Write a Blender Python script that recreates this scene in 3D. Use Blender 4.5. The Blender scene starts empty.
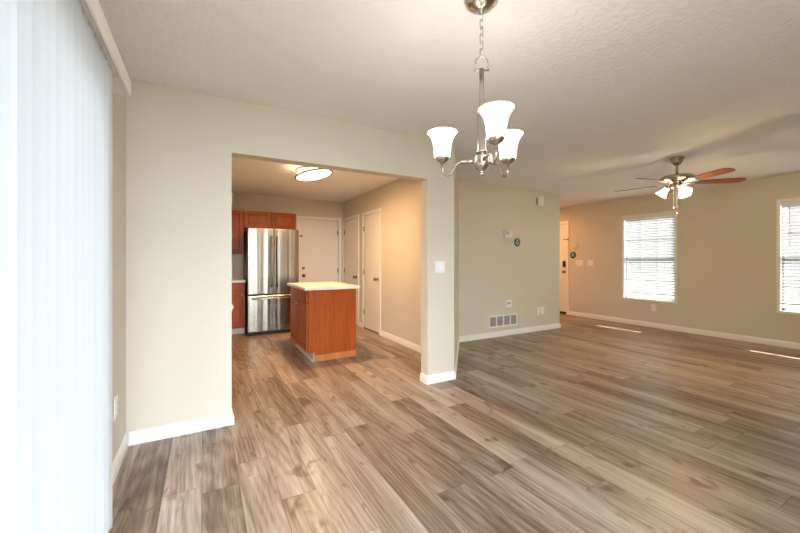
import bpy, bmesh, math, random
from mathutils import Vector, Matrix
random.seed(7)
C = bpy.context.scene.collection
PI = math.pi

# ------------------------------------------------------------------ camera
TH = math.radians(29.07)
F = 353.5
H = 2.44
cam_d = bpy.data.cameras.new('camera')
cam = bpy.data.objects.new('camera', cam_d)
C.objects.link(cam)
cam.location = (0, 0, 1.23)
cam.rotation_euler = (PI / 2, 0, -TH)
cam_d.sensor_width = 36
cam_d.lens = F / 800 * 36
cam_d.shift_y = -(266.5 - 260.3) / 800
cam_d.clip_start = 0.02
bpy.context.scene.camera = cam

# ------------------------------------------------------------------ world, sun, exposure
SKY = 0.7
SOUTH = 10.0
EXPO = 0.92
SUN = 15.0
KITCHEN_W, ENTRY_W, CHAND_W, FAN_W = 40, 15, 1.3, 11
w = bpy.data.worlds.new('world')
bpy.context.scene.world = w
w.use_nodes = True
bg = w.node_tree.nodes['Background']
bg.inputs['Color'].default_value = (0.82, 0.91, 1.0, 1)
# southern sky raised as added fill through the opening behind the camera, other sides dim
wt = w.node_tree
tc = wt.nodes.new('ShaderNodeTexCoord')
sp = wt.nodes.new('ShaderNodeSeparateXYZ')
wt.links.new(tc.outputs['Generated'], sp.inputs[0])
mr = wt.nodes.new('ShaderNodeMapRange')
mr.interpolation_type = 'SMOOTHSTEP'
mr.inputs['From Min'].default_value = 0.0
mr.inputs['From Max'].default_value = -1.0
mr.inputs['To Min'].default_value = SKY
mr.inputs['To Max'].default_value = SOUTH
wt.links.new(sp.outputs[1], mr.inputs['Value'])
wt.links.new(mr.outputs[0], bg.inputs['Strength'])
sd = bpy.data.lights.new('sun', 'SUN')
sd.energy = SUN
sd.angle = math.radians(0.53)
sd.color = (1, 0.93, 0.82)
sun = bpy.data.objects.new('sun', sd)
C.objects.link(sun)
sun.location = (14, -2, 9)
sun.rotation_euler = Vector((-0.63, 0.13, -0.5)).to_track_quat('-Z', 'Y').to_euler()
vs = bpy.context.scene.view_settings
vs.view_transform = 'Standard'
vs.look = 'None'
vs.gamma = 1
vs.use_curve_mapping = False
vs.exposure = EXPO


# ------------------------------------------------------------------ materials
def mat(name, col=(0.8, 0.8, 0.8), rough=0.5, metal=0.0, spec=0.5, emit=None, es=0.0):
    m = bpy.data.materials.new(name)
    m.use_nodes = True
    b = m.node_tree.nodes['Principled BSDF']
    b.inputs['Base Color'].default_value = (*col, 1)
    b.inputs['Roughness'].default_value = rough
    b.inputs['Metallic'].default_value = metal
    b.inputs['Specular IOR Level'].default_value = spec
    if emit:
        b.inputs['Emission Color'].default_value = (*emit, 1)
        b.inputs['Emission Strength'].default_value = es
    return m


class NT:
    """small node-graph writer"""
    def __init__(s, m):
        s.t = m.node_tree
        s.b = s.t.nodes['Principled BSDF']

    def n(s, kind, **kw):
        nd = s.t.nodes.new(kind)
        for k, v in kw.items():
            setattr(nd, k, v)
        return nd

    def put(s, sock, v):
        if hasattr(v, 'is_output'):
            s.t.links.new(v, sock)
        else:
            sock.default_value = v

    def m(s, op, a, b=0.0):
        nd = s.n('ShaderNodeMath', operation=op)
        s.put(nd.inputs[0], a)
        s.put(nd.inputs[1], b)
        return nd.outputs[0]

    def noise(s, vec, scale, detail=4.0, rough=0.55, dist=0.0):
        nd = s.n('ShaderNodeTexNoise')
        s.put(nd.inputs['Vector'], vec)
        nd.inputs['Scale'].default_value = scale
        nd.inputs['Detail'].default_value = detail
        nd.inputs['Roughness'].default_value = rough
        nd.inputs['Distortion'].default_value = dist
        return nd.outputs['Fac']

    def ramp(s, fac, stops):
        nd = s.n('ShaderNodeValToRGB')
        el = nd.color_ramp.elements
        while len(el) < len(stops):
            el.new(0.5)
        for e, (p, c) in zip(el, stops):
            e.position = p
            e.color = (*c, 1) if len(c) == 3 else c
        s.put(nd.inputs[0], fac)
        return nd.outputs[0]

    def mix(s, fac, a, b, mode='MIX'):
        nd = s.n('ShaderNodeMix', data_type='RGBA', blend_type=mode)
        s.put(nd.inputs['Factor'], fac)
        for sock, v in ((nd.inputs[6], a), (nd.inputs[7], b)):
            s.put(sock, v if hasattr(v, 'is_output') else (*v, 1))
        return nd.outputs[2]

    def comb(s, x, y, z=0.0):
        nd = s.n('ShaderNodeCombineXYZ')
        for i, v in enumerate((x, y, z)):
            s.put(nd.inputs[i], v)
        return nd.outputs[0]

    def obj(s):
        return s.n('ShaderNodeTexCoord').outputs['Object']

    def bump(s, height, strength, dist):
        nd = s.n('ShaderNodeBump')
        nd.inputs['Strength'].default_value = strength
        nd.inputs['Distance'].default_value = dist
        s.put(nd.inputs['Height'], height)
        s.t.links.new(nd.outputs[0], s.b.inputs['Normal'])


def paint(name, col, rough, scale, strength, dist):
    m = mat(name, col, rough, spec=0.3)
    g = NT(m)
    o = g.obj()
    f = g.noise(o, scale, 4)
    g.bump(f, strength, dist)
    c = g.mix(g.noise(o, 1.3, 2), [x * 0.97 for x in col], [min(1, x * 1.03) for x in col])
    g.put(g.b.inputs['Base Color'], c)
    return m


M_WALL = paint('greige wall paint', (0.65, 0.595, 0.495), 0.6, 90, 0.12, 0.002)
M_CEIL = paint('textured ceiling paint', (0.84, 0.85, 0.86), 0.9, 38, 0.6, 0.012)
M_TRIM = mat('white trim paint', (0.84, 0.82, 0.78), 0.35)
M_DOOR = paint('white door paint', (0.83, 0.79, 0.72), 0.4, 60, 0.03, 0.001)
M_WHITE = mat('white plastic', (0.82, 0.81, 0.78), 0.35)
M_VINYL = mat('white vinyl', (0.86, 0.87, 0.87), 0.4)
M_GREY = mat('grey plastic', (0.33, 0.33, 0.32), 0.5)
M_DARK = mat('black rubber', (0.012, 0.011, 0.010), 0.6)
M_NICKEL = mat('brushed nickel', (0.50, 0.46, 0.40), 0.2, 1.0)
M_BRASSN = mat('antique nickel', (0.50, 0.43, 0.33), 0.25, 1.0)
M_KNOB = mat('dark pewter', (0.22, 0.19, 0.15), 0.3, 1.0)
M_COUNTER = mat('white laminate', (0.80, 0.76, 0.68), 0.3)
M_KICK = mat('pale toe kick', (0.62, 0.58, 0.52), 0.5)
M_GREEN = mat('green sticker', (0.0, 0.13, 0.065), 0.4)
M_CREAM = mat('cream card', (0.74, 0.66, 0.50), 0.5)
M_FRSIDE = mat('dark grey fridge side', (0.035, 0.032, 0.03), 0.4)
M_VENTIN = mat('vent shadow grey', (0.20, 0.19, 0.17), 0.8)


def wood(name, dark, mid, light, rough, sc=(14, 14, 1.2), spec=0.5):
    m = mat(name, mid, rough, spec=spec)
    g = NT(m)
    mp = g.n('ShaderNodeMapping')
    mp.inputs['Scale'].default_value = sc
    g.put(mp.inputs['Vector'], g.obj())
    v = mp.outputs[0]
    a = g.noise(v, 1.6, 5, 0.6, 0.8)
    b = g.noise(v, 7.0, 3, 0.5, 0.2)
    c = g.ramp(g.m('ADD', g.m('MULTIPLY', a, 0.75), g.m('MULTIPLY', b, 0.25)),
               [(0.30, dark), (0.50, mid), (0.72, light)])
    g.put(g.b.inputs['Base Color'], c)
    return m


M_CHERRY = wood('cherry cabinet wood', (0.26, 0.049, 0.006), (0.345, 0.072, 0.009), (0.43, 0.10, 0.016), 0.4, spec=0.25)
M_STRIP = wood('light cherry strip', (0.42, 0.13, 0.035), (0.50, 0.17, 0.05), (0.58, 0.21, 0.07), 0.4)
M_BLADE = wood('red brown fan blade', (0.16, 0.035, 0.012), (0.24, 0.05, 0.018), (0.32, 0.08, 0.03), 0.3, (3, 3, 3))


def steel():
    m = mat('stainless steel', (0.34, 0.31, 0.255), 0.26, 1.0)
    g = NT(m)
    mp = g.n('ShaderNodeMapping')
    mp.inputs['Scale'].default_value = (2, 2, 300)
    g.put(mp.inputs['Vector'], g.obj())
    f = g.noise(mp.outputs[0], 2.0, 3)
    g.put(g.b.inputs['Roughness'], g.m('ADD', g.m('MULTIPLY', f, 0.14), 0.18))
    mp2 = g.n('ShaderNodeMapping')
    mp2.inputs['Scale'].default_value = (9, 0.1, 0.1)
    g.put(mp2.inputs['Vector'], g.obj())
    g.bump(g.noise(mp2.outputs[0], 1.0, 1), 0.35, 0.03)
    return m


M_STEEL = steel()


def floor_mat():
    m = mat('vinyl plank floor', (0.3, 0.22, 0.16), 0.33, spec=0.32)
    g = NT(m)
    sx = g.n('ShaderNodeSeparateXYZ')
    g.put(sx.inputs[0], g.obj())
    x, y = sx.outputs[0], sx.outputs[1]
    px = g.m('DIVIDE', g.m('ADD', x, 0.008), 0.18)
    row = g.m('FLOOR', px)
    fx = g.m('FRACT', px)
    wn = g.n('ShaderNodeTexWhiteNoise', noise_dimensions='1D')
    g.put(wn.inputs['W'], row)
    py = g.m('ADD', g.m('DIVIDE', y, 1.22), g.m('MULTIPLY', wn.outputs['Value'], 7.3))
    col = g.m('FLOOR', py)
    fy = g.m('FRACT', py)
    wn2 = g.n('ShaderNodeTexWhiteNoise', noise_dimensions='2D')
    g.put(wn2.inputs['Vector'], g.comb(row, col))
    r = wn2.outputs['Value']
    s2 = g.n('ShaderNodeSeparateXYZ')
    g.put(s2.inputs[0], wn2.outputs['Color'])
    r2 = s2.outputs[1]
    v1 = g.comb(g.m('ADD', g.m('MULTIPLY', x, 11.0), g.m('MULTIPLY', r, 37.0)),
                g.m('ADD', g.m('MULTIPLY', y, 0.9), g.m('MULTIPLY', r2, 53.0)), g.m('MULTIPLY', r, 19.0))
    a = g.noise(v1, 1.0, 7, 0.64, 0.9)
    v2 = g.comb(g.m('ADD', g.m('MULTIPLY', x, 150.0), g.m('MULTIPLY', r, 91.0)),
                g.m('ADD', g.m('MULTIPLY', y, 4.0), g.m('MULTIPLY', a, 3.0)), r2)
    b = g.noise(v2, 1.0, 3, 0.6, 0.3)
    # cathedral figure: rings of a stretched distance field
    wv = g.n('ShaderNodeTexWave', wave_type='RINGS', rings_direction='Z')
    wv.inputs['Scale'].default_value = 1.3
    wv.inputs['Distortion'].default_value = 5.0
    wv.inputs['Detail'].default_value = 2.0
    wv.inputs['Detail Scale'].default_value = 1.2
    g.put(wv.inputs['Vector'], v1)
    wave = wv.outputs['Fac']
    v3 = g.comb(g.m('ADD', g.m('MULTIPLY', x, 10.0), g.m('MULTIPLY', r2, 77.0)),
                g.m('ADD', g.m('MULTIPLY', y, 5.5), g.m('MULTIPLY', r, 41.0)), 3.3)
    knot = g.noise(v3, 1.0, 3, 0.5, 0.6)
    t = g.m('ADD', g.m('MULTIPLY', a, 0.62), g.m('MULTIPLY', b, 0.26))
    t = g.m('ADD', t, g.m('MULTIPLY', wave, 0.06))
    t = g.m('ADD', t, g.m('MULTIPLY', g.m('SUBTRACT', r, 0.5), 0.14))
    t = g.m('ADD', t, 0.05)
    c = g.ramp(t, [(0.29, (0.085, 0.051, 0.033)), (0.42, (0.190, 0.128, 0.087)),
                   (0.54, (0.345, 0.264, 0.206)), (0.70, (0.53, 0.445, 0.378))])
    kd = g.ramp(knot, [(0.60, (1, 1, 1)), (0.72, (0.5, 0.4, 0.34))])
    c = g.mix(1.0, c, kd, 'MULTIPLY')
    e1 = g.m('MINIMUM', fx, g.m('SUBTRACT', 1.0, fx))
    e2 = g.m('MULTIPLY', g.m('MINIMUM', fy, g.m('SUBTRACT', 1.0, fy)), 6.8)
    e = g.m('MINIMUM', e1, e2)
    seam = g.ramp(e, [(0.004, (0.55, 0.5, 0.46)), (0.014, (1, 1, 1))])
    c = g.mix(1.0, c, seam, 'MULTIPLY')
    g.put(g.b.inputs['Base Color'], c)
    g.put(g.b.inputs['Roughness'], g.m('ADD', 0.30, g.m('MULTIPLY', b, 0.14)))
    g.bump(g.m('ADD', g.m('MULTIPLY', b, 0.4), g.m('MINIMUM', g.m('MULTIPLY', e, 40.0), 1.0)), 0.12, 0.002)
    return m


M_FLOOR = floor_mat()


def glass_mat():
    m = mat('window glass')
    t = m.node_tree
    t.nodes.remove(t.nodes['Principled BSDF'])
    tr = t.nodes.new('ShaderNodeBsdfTransparent')
    gl = t.nodes.new('ShaderNodeBsdfGlossy')
    gl.inputs['Roughness'].default_value = 0.02
    mx = t.nodes.new('ShaderNodeMixShader')
    mx.inputs[0].default_value = 0.07
    t.links.new(tr.outputs[0], mx.inputs[1])
    t.links.new(gl.outputs[0], mx.inputs[2])
    t.links.new(mx.outputs[0], t.nodes['Material Output'].inputs[0])
    return m


M_GLASS = glass_mat()


def translucent(name, col, f, emit=None, es=0.0, clear=0.0):
    m = mat(name)
    t = m.node_tree
    t.nodes.remove(t.nodes['Principled BSDF'])
    d = t.nodes.new('ShaderNodeBsdfDiffuse')
    d.inputs[0].default_value = (*col, 1)
    tr = t.nodes.new('ShaderNodeBsdfTranslucent')
    tr.inputs[0].default_value = (*col, 1)
    mx = t.nodes.new('ShaderNodeMixShader')
    mx.inputs[0].default_value = f
    t.links.new(d.outputs[0], mx.inputs[1])
    t.links.new(tr.outputs[0], mx.inputs[2])
    out = mx.outputs[0]
    if emit:
        e = t.nodes.new('ShaderNodeEmission')
        e.inputs[0].default_value = (*emit, 1)
        e.inputs[1].default_value = es
        ad = t.nodes.new('ShaderNodeAddShader')
        t.links.new(out, ad.inputs[0])
        t.links.new(e.outputs[0], ad.inputs[1])
        out = ad.outputs[0]
    if clear:
        c = t.nodes.new('ShaderNodeBsdfTransparent')
        m2 = t.nodes.new('ShaderNodeMixShader')
        m2.inputs[0].default_value = clear
        t.links.new(out, m2.inputs[1])
        t.links.new(c.outputs[0], m2.inputs[2])
        out = m2.outputs[0]
    t.links.new(out, t.nodes['Material Output'].inputs[0])
    return m


M_VANE = translucent('white blind vane', (0.82, 0.84, 0.855), 0.26)
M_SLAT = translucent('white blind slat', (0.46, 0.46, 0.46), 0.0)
M_SHADE = translucent('lit frosted glass', (0.9, 0.87, 0.8), 0.5, (1, 0.97, 0.92), 1.0)
M_FANSHADE = translucent('lit bell glass', (0.9, 0.85, 0.75), 0.5, (1, 0.93, 0.80), 4.0)
M_DIFFUSER = translucent('lit ceiling diffuser', (0.9, 0.85, 0.75), 0.5, (1, 0.90, 0.72), 2.0)
M_GRASS = paint('pale dry ground', (0.20, 0.20, 0.18), 0.9, 12, 0.4, 0.03)


# ------------------------------------------------------------------ mesh builder
class MB:
    def __init__(s):
        s.bm = bmesh.new()

    def box(s, x0, x1, y0, y1, z0, z1, bev=0.0, seg=2):
        t = bmesh.new()
        bmesh.ops.create_cube(t, size=1)
        for v in t.verts:
            v.co = Vector(((x0 + x1) / 2 + v.co.x * (x1 - x0), (y0 + y1) / 2 + v.co.y * (y1 - y0),
                           (z0 + z1) / 2 + v.co.z * (z1 - z0)))
        if bev > 0:
            bmesh.ops.bevel(t, geom=t.edges[:], offset=bev, segments=seg, affect='EDGES', profile=0.6)
        s.join(t)
        return s

    def join(s, t, mx=None):
        me = bpy.data.meshes.new('tmp')
        if mx is not None:
            t.transform(mx)
        t.to_mesh(me)
        t.free()
        s.bm.from_mesh(me)
        bpy.data.meshes.remove(me)

    def prism(s, poly, z0, z1, bev=0.0):
        t = bmesh.new()
        a = [t.verts.new((x, y, z0)) for x, y in poly]
        f = t.faces.new(a)
        r = bmesh.ops.extrude_face_region(t, geom=[f])
        for v in r['geom']:
            if isinstance(v, bmesh.types.BMVert):
                v.co.z = z1
        bmesh.ops.recalc_face_normals(t, faces=t.faces[:])
        if bev:
            bmesh.ops.bevel(t, geom=t.edges[:], offset=bev, segments=2, affect='EDGES')
        s.join(t)
        return s

    def lathe(s, prof, c=(0, 0, 0), n=32, mx=None):
        """profile list of (r,z) turned about z; c is the foot; mx is applied before the move"""
        t = bmesh.new()
        rings = []
        for r, z in prof:
            if r < 1e-5:
                rings.append([t.verts.new((0, 0, z))])
            else:
                rings.append([t.verts.new((r * math.cos(2 * PI * k / n), r * math.sin(2 * PI * k / n), z)) for k in range(n)])
        for A, B in zip(rings, rings[1:]):
            for k in range(n):
                k2 = (k + 1) % n
                if len(A) == 1 and len(B) == 1:
                    continue
                if len(A) == 1:
                    t.faces.new((A[0], B[k2], B[k]))
                elif len(B) == 1:
                    t.faces.new((A[k], A[k2], B[0]))
                else:
                    t.faces.new((A[k], A[k2], B[k2], B[k]))
        bmesh.ops.recalc_face_normals(t, faces=t.faces[:])
        for f in t.faces:
            f.smooth = True
        m = Matrix.Translation(c)
        if mx is not None:
            m = m @ mx
        s.join(t, m)
        return s

    def tube(s, pts, r, n=10, cap=True):
        t = bmesh.new()
        pts = [Vector(p) for p in pts]
        rs = r if isinstance(r, (list, tuple)) else [r] * len(pts)
        rings = []
        up = Vector((0, 0, 1))
        prev = None
        for i, p in enumerate(pts):
            d = (pts[min(i + 1, len(pts) - 1)] - pts[max(i - 1, 0)]).normalized()
            if prev is None:
                a = d.cross(up)
                if a.length < 1e-3:
                    a = d.cross(Vector((1, 0, 0)))
                a.normalize()
            else:
                a = (prev - d * prev.dot(d)).normalized()
            prev = a
            b = d.cross(a)
            rings.append([t.verts.new(p + rs[i] * (a * math.cos(2 * PI * k / n) + b * math.sin(2 * PI * k / n))) for k in range(n)])
        for A, B in zip(rings, rings[1:]):
            for k in range(n):
                t.faces.new((A[k], A[(k + 1) % n], B[(k + 1) % n], B[k]))
        if cap:
            t.faces.new(rings[0])
            t.faces.new(rings[-1])
        bmesh.ops.recalc_face_normals(t, faces=t.faces[:])
        for f in t.faces:
            f.smooth = True
        s.join(t)
        return s

    def ring(s, c, R, r, n=36, m=10, mx=None):
        t = bmesh.new()
        rows = []
        for i in range(n):
            a = 2 * PI * i / n
            rows.append([t.verts.new(((R + r * math.cos(2 * PI * k / m)) * math.cos(a), (R + r * math.cos(2 * PI * k / m)) * math.sin(a),
                                      r * math.sin(2 * PI * k / m))) for k in range(m)])
        for i in range(n):
            A, B = rows[i], rows[(i + 1) % n]
            for k in range(m):
                t.faces.new((A[k], A[(k + 1) % m], B[(k + 1) % m], B[k]))
        bmesh.ops.recalc_face_normals(t, faces=t.faces[:])
        for f in t.faces:
            f.smooth = True
        mm = Matrix.Translation(c)
        if mx is not None:
            mm = mm @ mx
        s.join(t, mm)
        return s

    def sweep(s, path, prof, side=1):
        """sweep a (depth,z) profile along a floor polyline with mitred corners; depth grows to the right of travel * side"""
        t = bmesh.new()
        P = [Vector((p[0], p[1])) for p in path]
        rows = []
        for i, p in enumerate(P):
            def nrm(a, b):
                d = (b - a).normalized()
                return Vector((d.y, -d.x)) * side
            if i == 0:
                m = nrm(P[0], P[1])
            elif i == len(P) - 1:
                m = nrm(P[-2], P[-1])
            else:
                n1, n2 = nrm(P[i - 1], p), nrm(p, P[i + 1])
                m = (n1 + n2)
                m = m / (1 + n1.dot(n2))
            rows.append([t.verts.new((p.x + m.x * d, p.y + m.y * d, z)) for d, z in prof])
        k = len(prof)
        for A, B in zip(rows, rows[1:]):
            for j in range(k):
                t.faces.new((A[j], A[(j + 1) % k], B[(j + 1) % k], B[j]))
        t.faces.new(rows[0])
        t.faces.new(rows[-1])
        bmesh.ops.recalc_face_normals(t, faces=t.faces[:])
        s.join(t)
        return s

    def build(s, name, m, parent=None, loc=None):
        me = bpy.data.meshes.new(name)
        if loc is not None:
            s.bm.transform(Matrix.Translation(-Vector(loc)))
        s.bm.to_mesh(me)
        s.bm.free()
        me.materials.append(m)
        o = bpy.data.objects.new(name, me)
        C.objects.link(o)
        if loc is not None:
            o.location = loc
        if parent is not None:
            o.parent = parent
            if loc is None:
                o.matrix_parent_inverse = Matrix.Translation(-parent_loc(parent))
        return o


def parent_loc(p):
    v = Vector(p.location)
    while p.parent:
        p = p.parent
        v = v + Vector(p.location) if False else v
    return v if p.type == 'EMPTY' else Vector((0, 0, 0))


def thing(name, loc, label=None, cat=None, group=None, kind=None):
    o = bpy.data.objects.new(name, None)
    o.empty_display_size = 0.1
    C.objects.link(o)
    o.location = loc
    return tag(o, label, cat, group, kind)


def tag(o, label=None, cat=None, group=None, kind=None):
    for k, v in (('label', label), ('category', cat), ('group', group), ('kind', kind)):
        if v:
            o[k] = v
    return o


def struct(name, mb, m, label, cat):
    return tag(mb.build(name, m), label, cat, kind='structure')


def sub(mb, name, m, parent):
    """a child of a child: all meshes carry room coordinates, so the inverse of the root empty's move is kept on the first level only"""
    o = mb.build(name, m)
    o.parent = parent
    return o


def slab(axis, c0, c1, a0, a1, z0, z1, holes=()):
    """wall slab; axis 'x' runs along x (c = y thickness), axis 'y' runs along y (c = x thickness); holes (a0,a1,z0,z1)"""
    mb = MB()
    cuts = sorted({a0, a1, *[h[0] for h in holes], *[h[1] for h in holes]})
    for p, q in zip(cuts, cuts[1:]):
        mid = (p + q) / 2
        zs = [(z0, z1)]
        for h in holes:
            if h[0] < mid < h[1]:
                nz = []
                for u, v in zs:
                    if h[2] > u:
                        nz.append((u, h[2]))
                    if h[3] < v:
                        nz.append((h[3], v))
                zs = nz
        for u, v in zs:
            if axis == 'x':
                mb.box(p, q, c0, c1, u, v)
            else:
                mb.box(c0, c1, p, q, u, v)
    return mb


# ------------------------------------------------------------------ room shell
XL, XR, YA, YB, YS = -0.45, 7.2, 2.935, 7.0, -1.0
TA = 0.12
K = 2.54            # kitchen right wall face
T = 4.22            # thermostat wall face
XO = 5.68           # its outer corner
D0 = (2.275, YA)
D1 = (3.353, T)
OPX0, OPX1, OPZ = 0.185, 1.945, 2.04
W1 = (3.03, 3.955, 0.475, 2.10)
W2 = (0.885, 1.81, 0.475, 2.10)
FD = (5.175, 6.09, 0.0, 2.06)
SL = (0.18, 2.02, 0.0, 2.06)
GD = (1.645, 2.435, 0.0, 2.04)
PD = (5.262, 5.915, 0.0, 2.035)
BD = (6.19, 6.93, 0.0, 2.035)

struct('floor', MB().box(XL - .12, XR + .12, YS, YB + .12, -0.1, 0), M_FLOOR, 'grey-brown wood plank floor running through dining, living and kitchen', 'floor')
struct('ceiling', MB().box(XL - .12, XR + .12, YS, YB + .12, H, H + .1), M_CEIL, 'off-white lightly textured ceiling', 'ceiling')
struct('wall_left', slab('y', XL - .12, XL, YS, YB, 0, H, [SL]), M_WALL, 'greige wall behind the vertical blinds', 'wall')
struct('wall_dining', slab('x', YA, YA + TA, XL, D0[0] - .02, 0, H, [(OPX0, OPX1, 0, OPZ)]), M_WALL, 'greige wall with the wide opening to the kitchen', 'wall')
struct('wall_diagonal', MB().prism([D0, D1, (D1[0], T + .14), (K + .12, 3.53), (K, 3.39), (2.26, YA + TA), (D0[0] - .02, YA)], 0, H), M_WALL,
       'angled wall running back from the opening pier', 'wall')
struct('wall_living', slab('x', T, T + .12, D1[0], XO, 0, H), M_WALL, 'beige wall with thermostat and return vent', 'wall')
struct('wall_entry', slab('y', XO - .12, XO, T + .12, YB, 0, H), M_WALL, 'entry hall side wall behind the thermostat wall', 'wall')
struct('wall_kitchen', slab('y', K, K + .12, 3.39, YB, 0, H, [PD, BD]), M_WALL, 'warm beige kitchen wall with two narrow white doors', 'wall')
struct('wall_back', slab('x', YB, YB + .12, XL - .12, XR + .12, 0, H, [GD]), M_WALL, 'kitchen back wall behind the refrigerator', 'wall')
struct('wall_right', slab('y', XR, XR + .12, YS, YB, 0, H, [W1, W2, FD]), M_WALL, 'long tan wall with two blind-covered windows', 'wall')
struct('wall_front', slab('x', YS - .12, YS, XL - .12, XR + .12, 0, H, [(XL + .05, 1.3, 0, 2.3)]), M_WALL, 'added unseen greige wall behind the camera, its opening shaped to let daylight in', 'wall')  # added out of view: keeps the living side dimmer, opening lights the foreground
struct('ground', MB().box(-40, 50, -40, 50, -0.45, -0.35), M_GRASS, 'pale ground outside the house', 'ground')

BP = [(0, 0), (.017, 0), (.017, .048), (.0135, .054), (.0135, .066), (.008, .078), (.004, .086), (0, .086)]


def base(name, path, side, label):
    struct(name, MB().sweep(path, BP, side), M_TRIM, label, 'baseboard')


base('baseboard_left', [(XL, SL[1] + .06), (XL, YA)], 1, 'white baseboard along the left wall beside the blinds')
base('baseboard_dining', [(XL + .017, YA), (OPX0, YA), (OPX0, YA + TA)], 1, 'white baseboard left of the kitchen opening')
base('baseboard_pier', [(OPX1, YA + TA), (OPX1, YA), D0, D1], 1, 'white baseboard wrapping the pier right of the kitchen opening')
base('baseboard_living', [D1, (XO, T), (XO, T + 1.5)], 1, 'white baseboard below the return vent')
base('baseboard_right', [(XR, FD[0] - .075), (XR, YS)], 1, 'white baseboard below the two windows')
base('baseboard_kitchen', [(K, PD[0] - .06), (K, 3.42)], 1, 'white baseboard on the kitchen wall right of the doors')
base('baseboard_corner', [(K, BD[0] - .06), (K, PD[1] + .06)], 1, 'short white baseboard between the two kitchen doors')


# ------------------------------------------------------------------ windows and doors
def window(name, wd, label):
    y0, y1, z0, z1 = wd
    t = thing(name, (XR, (y0 + y1) / 2, z0), label, 'window', kind='structure')
    f = 0.036
    mb = MB()
    xa, xb = XR - .014, XR + .055
    mb.box(xa, xb, y0, y0 + f, z0, z1, .003).box(xa, xb, y1 - f, y1, z0, z1, .003)
    mb.box(xa, xb, y0 + f, y1 - f, z1 - f, z1, .003).box(xa, xb, y0 + f, y1 - f, z0, z0 + f, .003)
    mb.build('window_frame', M_TRIM, t)
    mb = MB()
    zm = (z0 + z1) / 2 - .02
    for a, b, x in ((z0 + f, zm + .02, XR + .060), (zm - .02, z1 - f, XR + .085)):
        mb.box(x, x + .025, y0 + f, y0 + f + .035, a, b).box(x, x + .025, y1 - f - .035, y1 - f, a, b)
        mb.box(x, x + .025, y0 + f, y1 - f, a, a + .035).box(x, x + .025, y0 + f, y1 - f, b - .035, b)
        for k in (1, 2):
            ym = y0 + f + (y1 - y0 - 2 * f) * k / 3
            mb.box(x + .008, x + .017, ym - .008, ym + .008, a, b)
        mb.box(x + .008, x + .017, y0 + f, y1 - f, (a + b) / 2 - .008, (a + b) / 2 + .008)
    mb.build('sash', M_VINYL, t)
    MB().box(XR + .0715, XR + .0735, y0 + f, y1 - f, z0 + f, zm).box(XR + .096, XR + .098, y0 + f, y1 - f, zm, z1 - f).build('glass_pane', M_GLASS, t)
    return t


window('window_1', W1, 'white-framed sash window near the entry door')
window('window_2', W2, 'white-framed sash window at the right edge')


def blind(wd, label):
    y0, y1, z0, z1 = wd
    f = 0.036
    a, b = y0 + f + .006, y1 - f - .006
    top, bot = z1 - f, z0 + f
    xc = XR + .022
    t = thing('window_blind', (xc, (y0 + y1) / 2, bot), label, 'blind', 'horizontal blinds on the living room windows')
    MB().box(xc - .026, xc + .026, a, b, top - .055, top - .002, .003).build('headrail', M_WHITE, t)
    mb = MB()
    pitch, wdt, tilt = .0475, .050, math.radians(36)
    z = bot + .150
    while z < top - .07:
        tb = bmesh.new()
        rows = []
        for i in range(5):
            u = (i / 4 - .5) * wdt
            cam_ = .003 * (1 - (2 * u / wdt) ** 2)
            dx = u * math.cos(tilt) + cam_ * math.sin(tilt)
            dz = -u * math.sin(tilt) + cam_ * math.cos(tilt)
            rows.append((tb.verts.new((xc + dx, a + .002, z + dz)), tb.verts.new((xc + dx, b - .002, z + dz))))
        for p, q in zip(rows, rows[1:]):
            tb.faces.new((p[0], p[1], q[1], q[0]))
        r = bmesh.ops.solidify(tb, geom=tb.faces[:], thickness=.0025)
        for fc in tb.faces:
            fc.smooth = False
        mb.join(tb)
        z += pitch
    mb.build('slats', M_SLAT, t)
    MB().box(xc - .024, xc + .024, a, b, bot + .092, bot + .116, .004).build('bottom_rail', M_WHITE, t)
    for k in (.14, .5, .86):
        y = a + (b - a) * k
        MB().tube([(xc - .027, y, bot + .11), (xc - .027, y, top - .05)], .0014, 6).build('lift_cord', M_WHITE, t)
    y = b - .09
    MB().tube([(xc - .034, y, top - .04), (xc - .036, y, top - .62)], .004, 8).build('tilt_wand', M_WHITE, t)


blind(W1, 'white slatted blind in the window nearest the entry door')
blind(W2, 'white slatted blind in the window cut by the right edge')


def hinge(mb, x, y, z, ax):
    mb.tube([(x, y, z - .045), (x, y, z + .045)], .0065, 10)
    if ax == 'x':   # wall along x
        mb.box(x - .02, x + .02, y, y + .004, z - .044, z + .044)
    else:
        mb.box(x, x + .004, y - .02, y + .02, z - .044, z + .044)


def knob_prof():
    return [(0, 0), (.032, 0), (.032, .006), (.014, .012), (.012, .03), (.024, .042), (.029, .055), (.024, .068), (.010, .074), (0, .075)]


RX = Matrix.Rotation(PI / 2, 4, 'X')            # z -> -y
RNX = Matrix.Rotation(-PI / 2, 4, 'Y')          # z -> -x


def casing(axis, c, a0, a1, z1, w=.058, d=.016, sgn=-1):
    """flat door casing on a wall face at c, sticking out by d"""
    mb = MB()
    lo, hi = (c - d, c + .1) if sgn < 0 else (c - .1, c + d)
    f = (lambda p, q, u, v: mb.box(p, q, lo, hi, u, v, .004)) if axis == 'x' else (lambda p, q, u, v: mb.box(lo, hi, p, q, u, v, .004))
    f(a0 - w, a0, 0, z1 + w)
    f(a1, a1 + w, 0, z1 + w)
    f(a0, a1, z1, z1 + w)
    return mb


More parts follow.
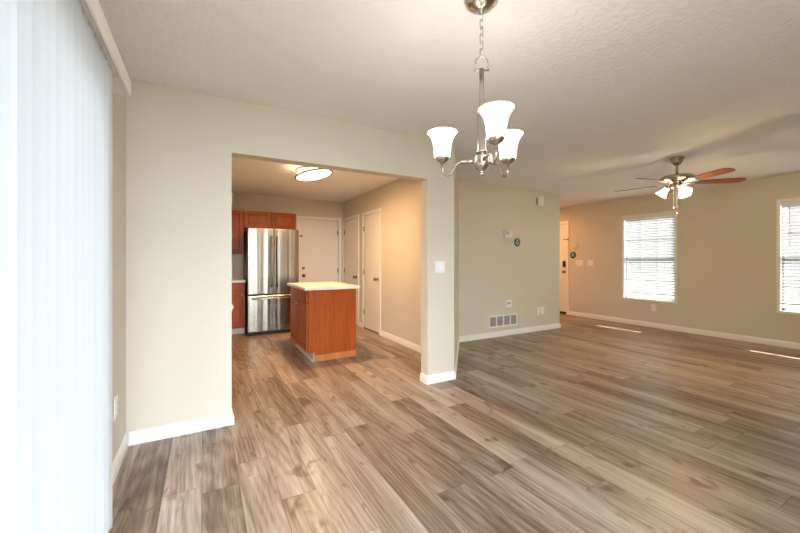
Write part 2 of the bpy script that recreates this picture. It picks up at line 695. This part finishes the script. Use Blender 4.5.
# garage door in the back wall
t = thing('door_1', ((GD[0] + GD[1]) / 2, YB, 0), 'plain white door in the kitchen back wall beside the refrigerator', 'door', kind='structure')
casing('x', YB, GD[0], GD[1], GD[3]).build('door_casing', M_TRIM, t)
MB().box(GD[0] + .004, GD[1] - .004, YB + .004, YB + .045, .012, GD[3] - .004, .002).build('door_slab', M_DOOR, t)
kb = MB().lathe(knob_prof(), (GD[0] + .075, YB + .004, .93), 24, RX)
kb.build('door_knob', M_KNOB, t)
MB().lathe([(0, 0), (.028, 0), (.028, .012), (.02, .02), (0, .021)], (GD[0] + .075, YB + .004, 1.075), 24, RX).build('deadbolt', M_KNOB, t)
MB().box(GD[0] - .03, GD[0] + .045, YB - .03, YB - .014, 1.695, 1.715, .003).box(GD[0] + .02, GD[0] + .05, YB - .03, YB + .004, 1.685, 1.725, .003).build('swing_latch', M_KNOB, t)
for z in (.25, 1.02, 1.80):
    mb = MB()
    hinge(mb, GD[1] - .002, YB - .003, z, 'x')
    mb.build('hinge', M_KNOB, t)

for nm, D, lab, hy in (('door_2', BD, 'narrow white door beside the kitchen corner', 6.93), ('door_3', PD, 'narrow white pantry door nearest the kitchen opening', 5.915)):
    t = thing(nm, (K, (D[0] + D[1]) / 2, 0), lab, 'door', kind='structure')
    casing('y', K, D[0], D[1], D[3], .055).build('door_casing', M_TRIM, t)
    MB().box(K + .006, K + .045, D[0] + .004, D[1] - .004, .022, D[3] - .004, .002).build('door_slab', M_DOOR, t)
    MB().lathe(knob_prof(), (K + .006, D[0] + .085, .915), 24, RNX).build('door_knob', M_KNOB, t)
    for z in (.30, 1.02, 1.80):
        mb = MB()
        hinge(mb, K - .003, hy - .002, z, 'y')
        mb.build('hinge', M_KNOB, t)

# front door in the right wall
t = thing('door_4', (XR, (FD[0] + FD[1]) / 2, 0), 'cream panelled front door at the end of the entry', 'door', kind='structure')
casing('y', XR, FD[0], FD[1], FD[3], .062).build('door_casing', M_TRIM, t)
mb = MB().box(XR + .018, XR + .06, FD[0] + .004, FD[1] - .004, .055, FD[3] - .004, .002)
wd = (FD[1] - FD[0]) / 2
for i in range(2):
    for za, zb in ((.25, .85), (1.0, 1.55), (1.66, 1.95)):
        ya = FD[0] + .12 + i * (wd - .06)
        yb = ya + wd - .18
        mb.box(XR + .011, XR + .02, ya, yb, za, zb, .006)
mb.build('door_slab', M_DOOR, t)
MB().box(XR + .004, XR + .09, FD[0] + .002, FD[1] - .002, 0.001, .053, .003).build('threshold', M_DARK, t)
mb = MB().box(XR - .008, XR + .018, FD[0] + .035, FD[0] + .095, 1.075, 1.215, .008, 3)
k = mb.build('keypad_lock', M_DARK, t)
MB().lathe(knob_prof(), (XR + .018, FD[0] + .065, .963), 24, RNX).build('door_knob', M_KNOB, t)
MB().box(XR - .036, XR - .018, FD[0] - .065, FD[0] + .06, 1.69, 1.71, .003).box(XR - .03, XR - .014, FD[0] - .065, FD[0] - .03, 1.68, 1.72, .003).build('swing_latch', M_KNOB, t)

# sliding glass door behind the vertical blinds
t = thing('door_5', (XL, 1.1, 0), 'white-framed sliding glass door behind the vertical blinds', 'door', kind='structure')
a, b, zt = SL[0], SL[1], SL[3]
mb = MB().box(XL - .11, XL + .006, a, a + .045, 0, zt, .003).box(XL - .11, XL + .006, b - .045, b, 0, zt, .003)
mb.box(XL - .11, XL + .006, a + .045, b - .045, zt - .045, zt, .003).box(XL - .11, XL + .0, a + .045, b - .045, 0.0, .03, .003)
mb.build('door_frame', M_VINYL, t)
mid = (a + b) / 2
for p, q, x in ((a + .045, mid + .03, XL - .09), (mid - .03, b - .045, XL - .05)):
    mb = MB().box(x, x + .03, p, p + .06, .03, zt - .045, .003).box(x, x + .03, q - .06, q, .03, zt - .045, .003)
    mb.box(x, x + .03, p + .06, q - .06, .03, .10, .003).box(x, x + .03, p + .06, q - .06, zt - .105, zt - .045, .003)
    sp = mb.build('door_panel', M_VINYL, t)
    sub(MB().box(x + .012, x + .018, p + .06, q - .06, .10, zt - .105), 'glass_pane', M_GLASS, sp)

# ------------------------------------------------------------------ vertical blind
t = thing('vertical_blind', (-.37, 1.08, 2.16), 'white vertical blind with boxed valance covering the sliding door', 'blind')
VX = -.328
ve, vs0 = 2.285, -.05
MB().box(VX - .012, VX, vs0, ve, 2.082, 2.158, .003).build('valance', M_TRIM, t)
MB().box(XL, VX - .012, ve - .012, ve, 2.082, 2.158, .002).build('valance_return', M_TRIM, t)
MB().box(XL, VX - .012, vs0, vs0 + .012, 2.082, 2.158, .002).build('valance_return', M_TRIM, t)
MB().box(-.408, -.372, .05, 2.16, 2.125, 2.156, .003).build('headrail', M_WHITE, t)
for k in range(25):
    y = 1.985 - k * .0775
    tb = bmesh.new()
    ang = math.radians(54 + random.uniform(-3, 3))       # turned almost closed
    rows = []
    for i in range(7):
        u = (i / 6 - .5) * .089
        bow = .006 * (1 - (2 * u / .089) ** 2)
        dx = u * math.cos(ang) + bow * math.sin(ang)
        dy = u * math.sin(ang) - bow * math.cos(ang)
        rows.append((tb.verts.new((-.385 + dx, y + dy, .028)), tb.verts.new((-.385 + dx, y + dy, 2.088))))
    for p, q in zip(rows, rows[1:]):
        tb.faces.new((p[0], p[1], q[1], q[0]))
    bmesh.ops.solidify(tb, geom=tb.faces[:], thickness=.001)
    mb = MB()
    mb.join(tb)
    mb.box(-.389, -.381, y - .006, y + .006, 2.08, 2.126)
    mb.build('vane', M_VANE, t)


# ------------------------------------------------------------------ wall fittings
def plate_y(name, y_face, x0, x1, z0, z1, d=.006):
    """cover plate on a wall facing -y"""
    return MB().box(x0, x1, y_face - d, y_face, z0, z1, .002)


def rocker_x(parent, yf, xc, zc):
    MB().box(xc - .017, xc + .017, yf - .010, yf - .004, zc - .034, zc + .034, .002).build('rocker', M_VINYL, parent)


t = thing('light_switch', (2.095, YA, 1.163), 'white double light switch plate on the opening pier', 'switch')
plate_y('p', YA, 2.034, 2.156, 1.104, 1.222).build('cover_plate', M_WHITE, t)
for x in (2.082, 2.118):
    MB().box(x - .017, x + .017, YA - .009, YA - .004, 1.13, 1.197, .002).build('rocker', M_VINYL, t)

t = thing('door_chime', (5.12, T, 2.256), 'white boxy door chime high on the thermostat wall near its corner', 'door chime')
MB().box(5.055, 5.20, T - .045, T, 2.178, 2.336, .006).build('cover', M_WHITE, t)
MB().box(5.049, 5.056, T - .038, T - .006, 2.20, 2.315, .001).build('grille', M_GREY, t)

t = thing('thermostat', (4.38, T, 1.662), 'small white thermostat beside the oval green sticker', 'thermostat')
MB().box(4.292, 4.468, T - .026, T, 1.602, 1.724, .006).build('housing', M_WHITE, t)
MB().box(4.312, 4.372, T - .0285, T - .024, 1.652, 1.702, .001).build('screen', M_GREY, t)
for k in range(2):
    MB().box(4.40 + k * .03, 4.415 + k * .03, T - .0295, T - .024, 1.64, 1.655, .001).build('button', M_VINYL, t)


def disc(c, ry, rz, facing, d=.002, n=40):
    mb = MB()
    if facing == 'y':
        mb.lathe([(0, 0), (1, 0), (1, d), (0, d)], c, n, RX @ Matrix.Diagonal((ry, rz, 1, 1)))
    else:
        mb.lathe([(0, 0), (1, 0), (1, d), (0, d)], c, n, RNX @ Matrix.Diagonal((rz, ry, 1, 1)))
    return mb


t = thing('wall_sticker', (4.59, T, 1.532), 'round dark green sticker on the wall beside the thermostat', 'sticker')
disc((4.59, T, 1.532), .072, .072, 'y').build('disc', M_GREEN, t)
mb = MB()
mb.prism([(4.574, 0), (4.606, 0), (4.606, .022), (4.59, .042), (4.574, .022)], 0, .001)
ic = mb
ic.bm.transform(Matrix.Translation((0, T - .0022, 1.545)) @ Matrix.Rotation(PI / 2, 4, 'X'))
for i in range(5):
    mb.box(4.548 + i * .018, 4.560 + i * .018, T - .0032, T - .002, 1.512, 1.528)
for i in range(3):
    mb.box(4.566 + i * .018, 4.578 + i * .018, T - .0032, T - .002, 1.494, 1.503)
mb.build('emblem', mat('pale mint print', (0.55, 0.78, 0.68), .5), t)

t = thing('data_outlet', (4.394, T, .518), 'white wall jack plate above the return vent', 'wall jack')
plate_y('p', T, 4.325, 4.465, .458, .578).build('cover_plate', M_WHITE, t)
MB().box(4.36, 4.395, T - .010, T - .004, .505, .54, .001).build('port', M_GREY, t)
MB().box(4.41, 4.43, T - .010, T - .004, .505, .54, .001).build('port', M_GREY, t)


def duplex(parent_name, facing, pc, w, h, label):
    """outlet with two sockets; pc is the point on the wall face"""
    t = thing(parent_name, pc, label, 'outlet')
    x, y, z = pc
    if facing == 'y':
        MB().box(x - w / 2, x + w / 2, y - .006, y, z - h / 2, z + h / 2, .002).build('cover_plate', M_WHITE, t)
        for s in (-1, 1):
            q = MB().box(x - .017, x + .017, y - .009, y - .004, z + s * .021 - .015, z + s * .021 + .015, .004).build('socket', M_VINYL, t)
            sub(MB().box(x - .008, x - .006, y - .0095, y - .006, z + s * .021 - .006, z + s * .021 + .006).box(x + .006, x + .008, y - .0095, y - .006, z + s * .021 - .006, z + s * .021 + .006), 'slots', M_DARK, q).matrix_parent_inverse = Matrix.Identity(4)
    else:
        sg = -1 if facing == '-x' else 1
        f = lambda d0, d1, ya, yb, za, zb, bv=0: MB().box(min(x + sg * d0, x + sg * d1), max(x + sg * d0, x + sg * d1), ya, yb, za, zb, bv)
        f(0, .006, y - w / 2, y + w / 2, z - h / 2, z + h / 2, .002).build('cover_plate', M_WHITE, t)
        for s in (-1, 1):
            q = f(.004, .009, y - .017, y + .017, z + s * .021 - .015, z + s * .021 + .015, .004).build('socket', M_VINYL, t)
            m = f(.006, .0095, y - .008, y - .006, z + s * .021 - .006, z + s * .021 + .006)
            m.box(min(x + sg * .006, x + sg * .0095), max(x + sg * .006, x + sg * .0095), y + .006, y + .008, z + s * .021 - .006, z + s * .021 + .006)
            sub(m, 'slots', M_DARK, q)
    return t


duplex('wall_outlet', 'y', (5.106, T, .35), .078, .135, 'white outlet plate on the thermostat wall, nearer the vent of the pair')
t = thing('blank_plate', (5.214, T, .351), 'white blank plate right of the outlet on the thermostat wall', 'wall plate')
plate_y('p', T, 5.175, 5.253, .284, .418).build('cover_plate', M_WHITE, t)
MB().lathe([(0, 0), (.006, 0), (.005, .003), (0, .0035)], (5.214, T - .005, .351), 12, RX).build('screw', M_NICKEL, t)
duplex('wall_outlet', '-x', (XR, 3.401, .362), .082, .13, 'white outlet below the window near the entry door')
duplex('wall_outlet', '+x', (XL, 2.61, .375), .078, .135, 'white outlet low on the left wall beside the blinds')

t = thing('return_vent', (4.27, T, .247), 'white return air vent low on the thermostat wall', 'vent')
x0, x1, z0, z1 = 3.955, 4.585, .150, .345
mb = MB()
b_ = .022
mb.box(x0, x1, T - .012, T, z0, z0 + b_, .003).box(x0, x1, T - .012, T, z1 - b_, z1, .003)
for i in range(5):
    xc = x0 + b_ / 2 + (x1 - x0 - b_) * i / 4
    mb.box(xc - b_ / 2, xc + b_ / 2, T - .012, T, z0 + b_, z1 - b_, .002)
mb.build('frame', M_WHITE, t)
mb = MB()
for i in range(11):
    z = z0 + b_ + .008 + i * (z1 - z0 - 2 * b_ - .012) / 10
    mb.box(x0 + b_, x1 - b_, T - .009, T - .003, z - .0035, z + .0015)
mb.build('louvres', mat('vent louvre paint', (.55, .53, .49), .5), t)
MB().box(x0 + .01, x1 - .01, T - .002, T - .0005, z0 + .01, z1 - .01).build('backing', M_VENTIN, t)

# right wall by the front door
t = thing('wall_plaque', (XR, 4.955, 1.548), 'round cream plaque on the wall beside the front door', 'plaque')
disc((XR, 4.955, 1.548), .088, .088, 'x', .006).build('disc', M_CREAM, t)
mb = MB()
mb.ring((XR - .007, 4.955, 1.548), .07, .003, 36, 6, RNX)
mb.lathe([(0, 0), (.010, 0), (0, .002)], (XR - .006, 4.955, 1.585), 12, RNX)
for k in range(3):
    mb.box(XR - .008, XR - .005, 4.915, 4.995, 1.515 + k * .016, 1.521 + k * .016)
mb.build('emblem', mat('tan print', (.45, .35, .22), .6), t)
t = thing('wall_sticker', (XR, 5.012, 1.348), 'round green sticker just below the cream plaque by the front door', 'sticker')
disc((XR, 5.012, 1.348), .072, .078, 'x').build('disc', M_GREEN, t)
mb = MB()
mb.box(XR - .0035, XR - .002, 4.975, 5.049, 1.322, 1.336).box(XR - .0035, XR - .002, 5.0, 5.024, 1.35, 1.372).box(XR - .0035, XR - .002, 5.006, 5.018, 1.372, 1.39)
mb.build('emblem', bpy.data.materials['pale mint print'], t)
for yc, wd, nr, lab in ((4.856, .165, 3, 'wide white switch plate nearest the front door'), (4.61, .12, 2, 'smaller white switch plate left of the window near the entry')):
    t = thing('light_switch', (XR, yc, 1.172), lab, 'switch')
    MB().box(XR - .006, XR, yc - wd / 2, yc + wd / 2, 1.108, 1.236, .002).build('cover_plate', M_WHITE, t)
    for k in range(nr):
        y = yc + (k - (nr - 1) / 2) * .046
        MB().box(XR - .010, XR - .004, y - .016, y + .016, 1.139, 1.205, .002).build('rocker', M_VINYL, t)

t = thing('gate_catch', (OPX0, YA + .06, .872), 'small white catch on the left edge of the kitchen opening', 'catch')
MB().box(OPX0, OPX0 + .006, YA + .03, YA + .09, .845, .90, .002).build('plate', M_WHITE, t)
MB().box(OPX0 + .006, OPX0 + .016, YA + .045, YA + .075, .86, .885, .003).build('hook', M_WHITE, t)


# ------------------------------------------------------------------ cabinets
def panel_front(mb, axis, c, a0, a1, z0, z1, d=.02, fr=.052, sgn=-1):
    """raised-panel door front; c is the carcass face, it sticks out by d"""
    def bx(p, q, u, v, e0, e1, bev):
        lo, hi = sorted((c + sgn * e0, c + sgn * e1))
        if axis == 'x':
            mb.box(p, q, lo, hi, u, v, bev)
        else:
            mb.box(lo, hi, p, q, u, v, bev)
    bx(a0, a0 + fr, z0, z1, 0, d, .003)
    bx(a1 - fr, a1, z0, z1, 0, d, .003)
    bx(a0 + fr, a1 - fr, z0, z0 + fr, 0, d, .003)
    bx(a0 + fr, a1 - fr, z1 - fr, z1, 0, d, .003)
    bx(a0 + fr, a1 - fr, z0 + fr, z1 - fr, 0, d - .017, 0)
    bx(a0 + fr + .013, a1 - fr - .013, z0 + fr + .013, z1 - fr - .013, d - .018, d - .004, .009)
    return mb


def small_knob(x, y, z, mx):
    return MB().lathe([(0, 0), (.006, 0), (.006, .012), (.015, .018), (.016, .025), (.008, .03), (0, .031)], (x, y, z), 16, mx)


FU = 6.68     # upper cabinet face
t = thing('wall_cabinet', (.38, YB, 1.34), 'tall cherry wall cabinet left of the refrigerator', 'cabinet', 'kitchen wall cabinets')
MB().box(.155, .605, FU, YB - .002, 1.34, 2.095, .002).build('body', M_CHERRY, t)
dr = panel_front(MB(), 'x', FU, .165, .596, 1.35, 2.085).build('door', M_CHERRY, t)
sub(small_knob(.196, FU - .02, 1.385, RX), 'knob', M_NICKEL, dr)
t = thing('wall_cabinet', (-.15, YB, 1.34), 'cherry wall cabinet in the kitchen corner beside the left wall', 'cabinet', 'kitchen wall cabinets')
MB().box(XL + .002, .154, FU, YB - .002, 1.34, 2.095, .002).build('body', M_CHERRY, t)
dr = panel_front(MB(), 'x', FU, XL + .02, .144, 1.35, 2.085).build('door', M_CHERRY, t)
sub(small_knob(.115, FU - .02, 1.385, RX), 'knob', M_NICKEL, dr)
t = thing('wall_cabinet', (1.06, YB, 1.79), 'short cherry wall cabinet with two doors above the refrigerator', 'cabinet', 'kitchen wall cabinets')
MB().box(.606, 1.505, FU, YB - .002, 1.79, 2.095, .002).build('body', M_CHERRY, t)
for a, b, kx in ((.618, 1.048, 1.02), (1.066, 1.495, 1.094)):
    dr = panel_front(MB(), 'x', FU, a, b, 1.80, 2.085).build('door', M_CHERRY, t)
    sub(small_knob(kx, FU - .02, 1.825, RX), 'knob', M_NICKEL, dr)

FB = 6.43
for a, b, lab in ((.08, .61, 'cherry base cabinet left of the refrigerator'), (XL + .002, .079, 'cherry base cabinet in the kitchen corner by the left wall')):
    t = thing('base_cabinet', ((a + b) / 2, YB, 0), lab, 'cabinet', 'kitchen base cabinets')
    MB().box(a, b, FB, YB - .002, .10, .858, .002).build('body', M_CHERRY, t)
    MB().box(a + .002, b - .006, FB + .05, FB + .07, .001, .10).build('toe_kick', M_KICK, t)
    q = MB().box(a + .02, b - .012, FB - .02, FB, .715, .85, .005).build('drawer', M_CHERRY, t)
    mid = (a + b) / 2
    sub(MB().tube([(mid - .045, FB - .02, .783), (mid - .04, FB - .042, .783), (mid + .04, FB - .042, .783), (mid + .045, FB - .02, .783)], .0045, 8), 'handle', M_NICKEL, q)
    q = panel_front(MB(), 'x', FB, a + .02, b - .012, .118, .69).build('door', M_CHERRY, t)
    sub(small_knob(b - .045, FB - .02, .645, RX), 'knob', M_NICKEL, q)
tag(MB().box(XL + .002, .618, FB - .03, YB - .001, .86, .898, .006).build('countertop', M_COUNTER), 'white countertop on the base cabinets left of the refrigerator', 'countertop')

# ------------------------------------------------------------------ refrigerator
t = thing('refrigerator', (1.028, 6.55, 0), 'stainless french-door refrigerator with bottom freezer drawer', 'refrigerator')
MB().box(.632, 1.424, 6.215, 6.93, .03, 1.745, .004).build('body', M_FRSIDE, t)
MB().box(.64, 1.416, 6.19, 6.24, .004, .06, .004).build('base_grille', M_DARK, t)
for a, b, hx in ((.622, 1.025, .983), (1.031, 1.434, 1.072)):
    q = MB().box(a, b, 6.15, 6.214, .672, 1.757, .012, 4).build('door', M_STEEL, t)
    pts = [(hx, 6.15, .79), (hx, 6.118, .80), (hx, 6.105, .86), (hx, 6.098, 1.2), (hx, 6.105, 1.56), (hx, 6.118, 1.62), (hx, 6.15, 1.63)]
    sub(MB().tube(pts, [.012, .013, .013, .013, .013, .013, .012], 12), 'handle', M_STEEL, q)
q = MB().box(.622, 1.434, 6.15, 6.214, .062, .652, .012, 4).build('freezer_drawer', M_STEEL, t)
sub(MB().tube([(.69, 6.15, .605), (.70, 6.11, .605), (.76, 6.10, .605), (1.03, 6.096, .605), (1.30, 6.10, .605), (1.36, 6.11, .605), (1.37, 6.15, .605)], .013, 12), 'handle', M_STEEL, q)

# ------------------------------------------------------------------ island
t = thing('kitchen_island', (1.4, 4.72, 0), 'cherry kitchen island with white top standing in the opening', 'kitchen island')
IX0, IX1, IY0, IY1 = 1.105, 1.715, 4.25, 5.20
MB().prism([(IX0, IY0), (IX1, IY0), (IX1, IY1), (IX0, IY1)], .108, .866, .002).box(IX0 + .07, IX1, IY0 + .01, IY1 - .01, .002, .108).build('body', M_CHERRY, t)
MB().box(IX0 + .075, IX1 + .002, IY0 - .012, IY0 + .008, .001, .078, .002).build('base_strip', M_STRIP, t)
MB().box(IX0 + .060, IX0 + .0695, IY0 - .004, IY1 - .01, .001, .107).build('toe_kick', M_KICK, t)
MB().box(IX0 + .044, IX0 + .060, IY0 - .012, IY1 - .01, .001, .014, .003).build('shoe_trim', M_TRIM, t)
ys = [(IY0 + .03, IY0 + .465), (IY0 + .485, IY1 - .03)]
for a, b in ys:
    q = MB().box(IX0 - .02, IX0, a, b, .725, .85, .005).build('drawer', M_CHERRY, t)
    m_ = (a + b) / 2
    sub(MB().tube([(IX0 - .02, m_ - .045, .787), (IX0 - .042, m_ - .04, .787), (IX0 - .042, m_ + .04, .787), (IX0 - .02, m_ + .045, .787)], .0045, 8), 'handle', M_NICKEL, q)
    q = panel_front(MB(), 'y', IX0, a, b, .125, .705).build('door', M_CHERRY, t)
    sub(small_knob(IX0 - .02, b - .03 if a < IY0 + .1 else a + .03, .66, RNX), 'knob', M_NICKEL, q)
MB().box(1.058, 1.760, 4.222, 5.275, .868, .903, .006, 3).build('countertop', M_COUNTER, t)


# ------------------------------------------------------------------ lights
def point(name, loc, power, col, r, parent):
    l = bpy.data.lights.new(name, 'POINT')
    l.energy = power
    l.color = col
    l.shadow_soft_size = r
    o = bpy.data.objects.new(name, l)
    C.objects.link(o)
    o.parent = parent
    o.location = Vector(loc) - Vector(parent.location)
    return o


def drum(x, y, R, zb, label, power, col, tilt=0.0):
    t = thing('ceiling_light', (x, y, H), label, 'ceiling light')
    zc = (H + zb) / 2
    tm = Matrix.Translation((x, y, zc)) @ Matrix.Rotation(math.radians(tilt), 4, Vector((math.sin(TH), math.cos(TH), 0))) @ Matrix.Translation((-x, -y, -zc))
    MB().lathe([(0, H), (R * .8, H), (R * .8, H - .02), (0, H - .02)], (x, y, 0), 40).build('base_pan', M_WHITE, t)
    mb = MB().lathe([(R * .84, H - .035), (R * .95, zb + .028), (R * .97, zb + .012), (R * .93, zb + .002), (R * .6, zb - .012), (0, zb - .018)], (x, y, 0), 48)
    mb.bm.transform(tm)
    mb.build('diffuser', M_DIFFUSER, t)
    for z, rr, r2 in ((zb + .006, R, .013), (H - .030, R * .92, .008)):
        mb = MB().ring((x, y, z), rr, r2, 48, 8)
        if z < H - .05:
            mb.bm.transform(tm)
        mb.build('trim_ring', M_RING, t)
    l = bpy.data.lights.new('bulb', 'AREA')
    l.shape = 'DISK'
    l.size = R * 1.15
    l.energy = power
    l.color = col
    o = bpy.data.objects.new('bulb', l)
    C.objects.link(o)
    o.parent = t
    o.location = (0, 0, zb - .026 - H)
    return t


M_RING = mat('aged brass ring', (.30, .21, .10), .35, 1.0)
drum(1.275, 4.65, .245, 2.352, 'round flush ceiling light in the kitchen with brass rings', KITCHEN_W, (1, .60, .27), -13)
drum(6.45, 5.9, .17, 2.375, 'round flush ceiling light in the entry hall', ENTRY_W, (1, .43, .12))

# chandelier
fx, fy = math.sin(TH), math.cos(TH)      # view axis on the floor
rx, ry = math.cos(TH), -math.sin(TH)
CZ, CX = 1.62, .3735
cx, cy = CX * rx + CZ * fx, CX * ry + CZ * fy
t = thing('chandelier', (cx, cy, H), 'brushed nickel chandelier with three white glass shades', 'chandelier')
MB().lathe([(0, H), (.078, H), (.080, H - .012), (.074, H - .03), (.055, H - .048), (.025, H - .06), (.012, H - .066), (.010, H - .078), (0, H - .08)], (cx, cy, 0), 40).build('canopy', M_NICKEL, t)
nl = 6
zt_, zb_ = H - .076, 2.162
for i in range(nl):
    z = zt_ - (i + .5) * (zt_ - zb_) / nl
    L = (zt_ - zb_) / nl * .62
    R_ = .0095
    pts = []
    for k in range(17):
        a = 2 * PI * k / 16
        u, v = R_ * math.cos(a), R_ * math.sin(a)
        v += (L - R_) * (1 if math.sin(a) >= 0 else -1)
        dx, dy = (u, 0) if i % 2 else (0, u)
        dx, dy = dx * .9 + .1 * u, dy * .9 + .1 * u
        pts.append((cx + dx, cy + dy, z + v))
    MB().tube(pts, .0024, 6).build('chain_link', M_NICKEL, t)
pts = []
for k in range(21):
    a = PI * k / 20
    pts.append((cx + .028 * math.cos(a) * rx, cy + .028 * math.cos(a) * ry, 2.135 + .028 * math.sin(a)))
pts = [(pts[0][0], pts[0][1], 2.10)] + pts + [(pts[-1][0], pts[-1][1], 2.10)]
MB().tube(pts, .0032, 8).tube([(cx - .034 * rx, cy - .034 * ry, 2.102), (cx + .034 * rx, cy + .034 * ry, 2.102)], .005, 8).build('loop', M_NICKEL, t)
MB().lathe([(0, 2.108), (.011, 2.106), (.011, 1.90), (.012, 1.895)], (cx, cy, 0), 24).build('rod', M_NICKEL, t)
MB().lathe([(0, 1.905), (.019, 1.902), (.020, 1.895), (.020, 1.735), (.024, 1.73), (.026, 1.722), (0, 1.72)], (cx, cy, 0), 28).build('stem', M_NICKEL, t)
MB().lathe([(0, 1.725), (.020, 1.722), (.024, 1.712), (.031, 1.706), (.034, 1.70), (.033, 1.683), (.037, 1.678), (.036, 1.668), (.024, 1.648), (.012, 1.640),
            (.008, 1.634), (.012, 1.628), (.011, 1.620), (.004, 1.614), (0, 1.613)], (cx, cy, 0), 32).build('hub', M_NICKEL, t)
for deg in (155, 35, -85):
    a = math.radians(deg)
    ux, uy = math.cos(a) * rx + math.sin(a) * fx, math.cos(a) * ry + math.sin(a) * fy
    P = lambda r, z: (cx + ux * r, cy + uy * r, z)
    MB().tube([P(.03, 1.688), P(.10, 1.688)], .0075, 12).build('arm_sleeve', M_NICKEL, t)
    pts = [P(.09, 1.688), P(.104, 1.687), P(.116, 1.682), P(.126, 1.672)]
    for k in range(13):
        b = PI * (1.15 + 0.85 * k / 12)
        pts.append(P(.162 - .026 * math.cos(b + 0) * -1, 1.664 + .029 * math.sin(b)))
    pts.append(P(.188, 1.69))
    ar = MB().tube(pts, .0055, 12).build('arm', M_NICKEL, t)
    sub(MB().lathe([(0, 1.694), (.008, 1.694), (.011, 1.699), (.027, 1.709), (.034, 1.719), (.035, 1.727), (0, 1.727)], P(.188, 0), 28), 'cup', M_NICKEL, ar)
    sh = [(.030, 1.719), (.036, 1.722), (.0385, 1.735), (.0395, 1.755), (.042, 1.785), (.048, 1.815), (.057, 1.838), (.067, 1.853), (.071, 1.859),
          (.069, 1.860), (.064, 1.853), (.054, 1.838), (.045, 1.815), (.039, 1.785), (.0365, 1.755), (.0355, 1.735)]
    sh = [(r, 1.722 + (z - 1.719) * .87) for r, z in sh]
    MB().lathe(sh, P(.188, 0), 40).build('lamp_shade', M_SHADE, t)
    point('bulb', P(.188, 1.84), CHAND_W, (1, .92, .82), .03, t)

# ceiling fan
FX, FY = 4.895, 2.063
t = thing('ceiling_fan', (FX, FY, H), 'ceiling fan with red-brown blades and lit glass shades', 'ceiling fan')
MB().lathe([(0, H), (.072, H), (.074, H - .010), (.060, H - .022), (.056, H - .05), (.036, H - .08), (.028, H - .085), (0, H - .085)], (FX, FY, 0), 32).build('canopy', M_BRASSN, t)
MB().lathe([(.014, H - .07), (.014, 2.255), (.026, 2.25), (.028, 2.235), (0, 2.233)], (FX, FY, 0), 20).build('downrod', M_BRASSN, t)
MB().lathe([(r_, z_ - .035) for r_, z_ in [(0, 2.278), (.07, 2.276), (.145, 2.262), (.168, 2.245), (.172, 2.222), (.160, 2.208), (.10, 2.196), (.085, 2.17), (0, 2.168)]], (FX, FY, 0), 40).build('motor_housing', M_BRASSN, t)
MB().lathe([(r_, z_ - .035) for r_, z_ in [(0, 2.172), (.060, 2.170), (.068, 2.155), (.064, 2.125), (.045, 2.105), (.02, 2.098), (0, 2.096)]], (FX, FY, 0), 32).build('light_fitter', M_BRASSN, t)
BA = 28
for k in range(5):
    a = math.radians(BA + 72 * k)
    mx = Matrix.Translation((FX, FY, 2.142)) @ Matrix.Rotation(a, 4, 'Z') @ Matrix.Rotation(math.radians(-11), 4, 'X')
    outline = []
    L0, L1 = .20, .665
    outline += [(L0, -.045), (L0 + .03, -.056)]
    outline += [(L1 - .10, -.068), (L1 - .04, -.062), (L1 - .008, -.040), (L1, -.012), (L1, .012), (L1 - .008, .040), (L1 - .04, .062), (L1 - .10, .068)]
    outline += [(L0 + .03, .056), (L0, .045)]
    mb = MB().prism(outline, -.004, .004, .0015)
    mb.bm.transform(mx)
    bl = mb.build('blade', M_BLADE, t)
    mb = MB().prism([(.09, -.014), (.17, -.010), (.20, -.036), (.255, -.040), (.275, -.012), (.275, .012), (.255, .040), (.20, .036), (.17, .010), (.09, .014)], -.009, -.0042, .001)
    mb.bm.transform(mx)
    sub(mb, 'blade_bracket', M_BRASSN, bl)
for k in range(3):
    a = math.radians(-7 + 120 * k)
    d = Vector((math.cos(a), math.sin(a), 0))
    tip = Matrix.Translation(Vector((FX, FY, 2.10)) + d * .085) @ Matrix.Rotation(a, 4, 'Z') @ Matrix.Rotation(math.radians(180 - 38), 4, 'Y')
    mb = MB().tube([Vector((FX, FY, 2.105)) + d * .04, Vector((FX, FY, 2.105)) + d * .075, Vector((FX, FY, 2.085)) + d * .098], .012, 10)
    mb.lathe([(0, -.01), (.024, -.01), (.027, .02), (0, .022)], (0, 0, 0), 24, tip)
    ar = mb.build('lamp_arm', M_BRASSN, t)
    mb = MB().lathe([(.022, .015), (.026, .02), (.030, .04), (.036, .065), (.047, .09), (.060, .108), (.064, .112), (.060, .110), (.045, .09), (.034, .065), (.028, .04)], (0, 0, 0), 32, tip)
    mb.build('lamp_shade', M_FANSHADE, t)
    p = tip @ Vector((0, 0, .10))
    point('bulb', p, FAN_W, (1, .73, .30), .03, t)
for dx, zb in ((-.04, 1.86), (.0, 1.80)):
    q = MB().tube([(FX + dx * rx, FY + dx * ry, 2.065), (FX + dx * rx, FY + dx * ry, zb)], .0016, 6).build('pull_chain', M_WHITE, t)
    sub(MB().lathe([(0, zb - .03), (.005, zb - .028), (.006, zb - .01), (.002, zb), (0, zb)], (FX + dx * rx, FY + dx * ry, 0), 12), 'pull', M_WHITE, q)
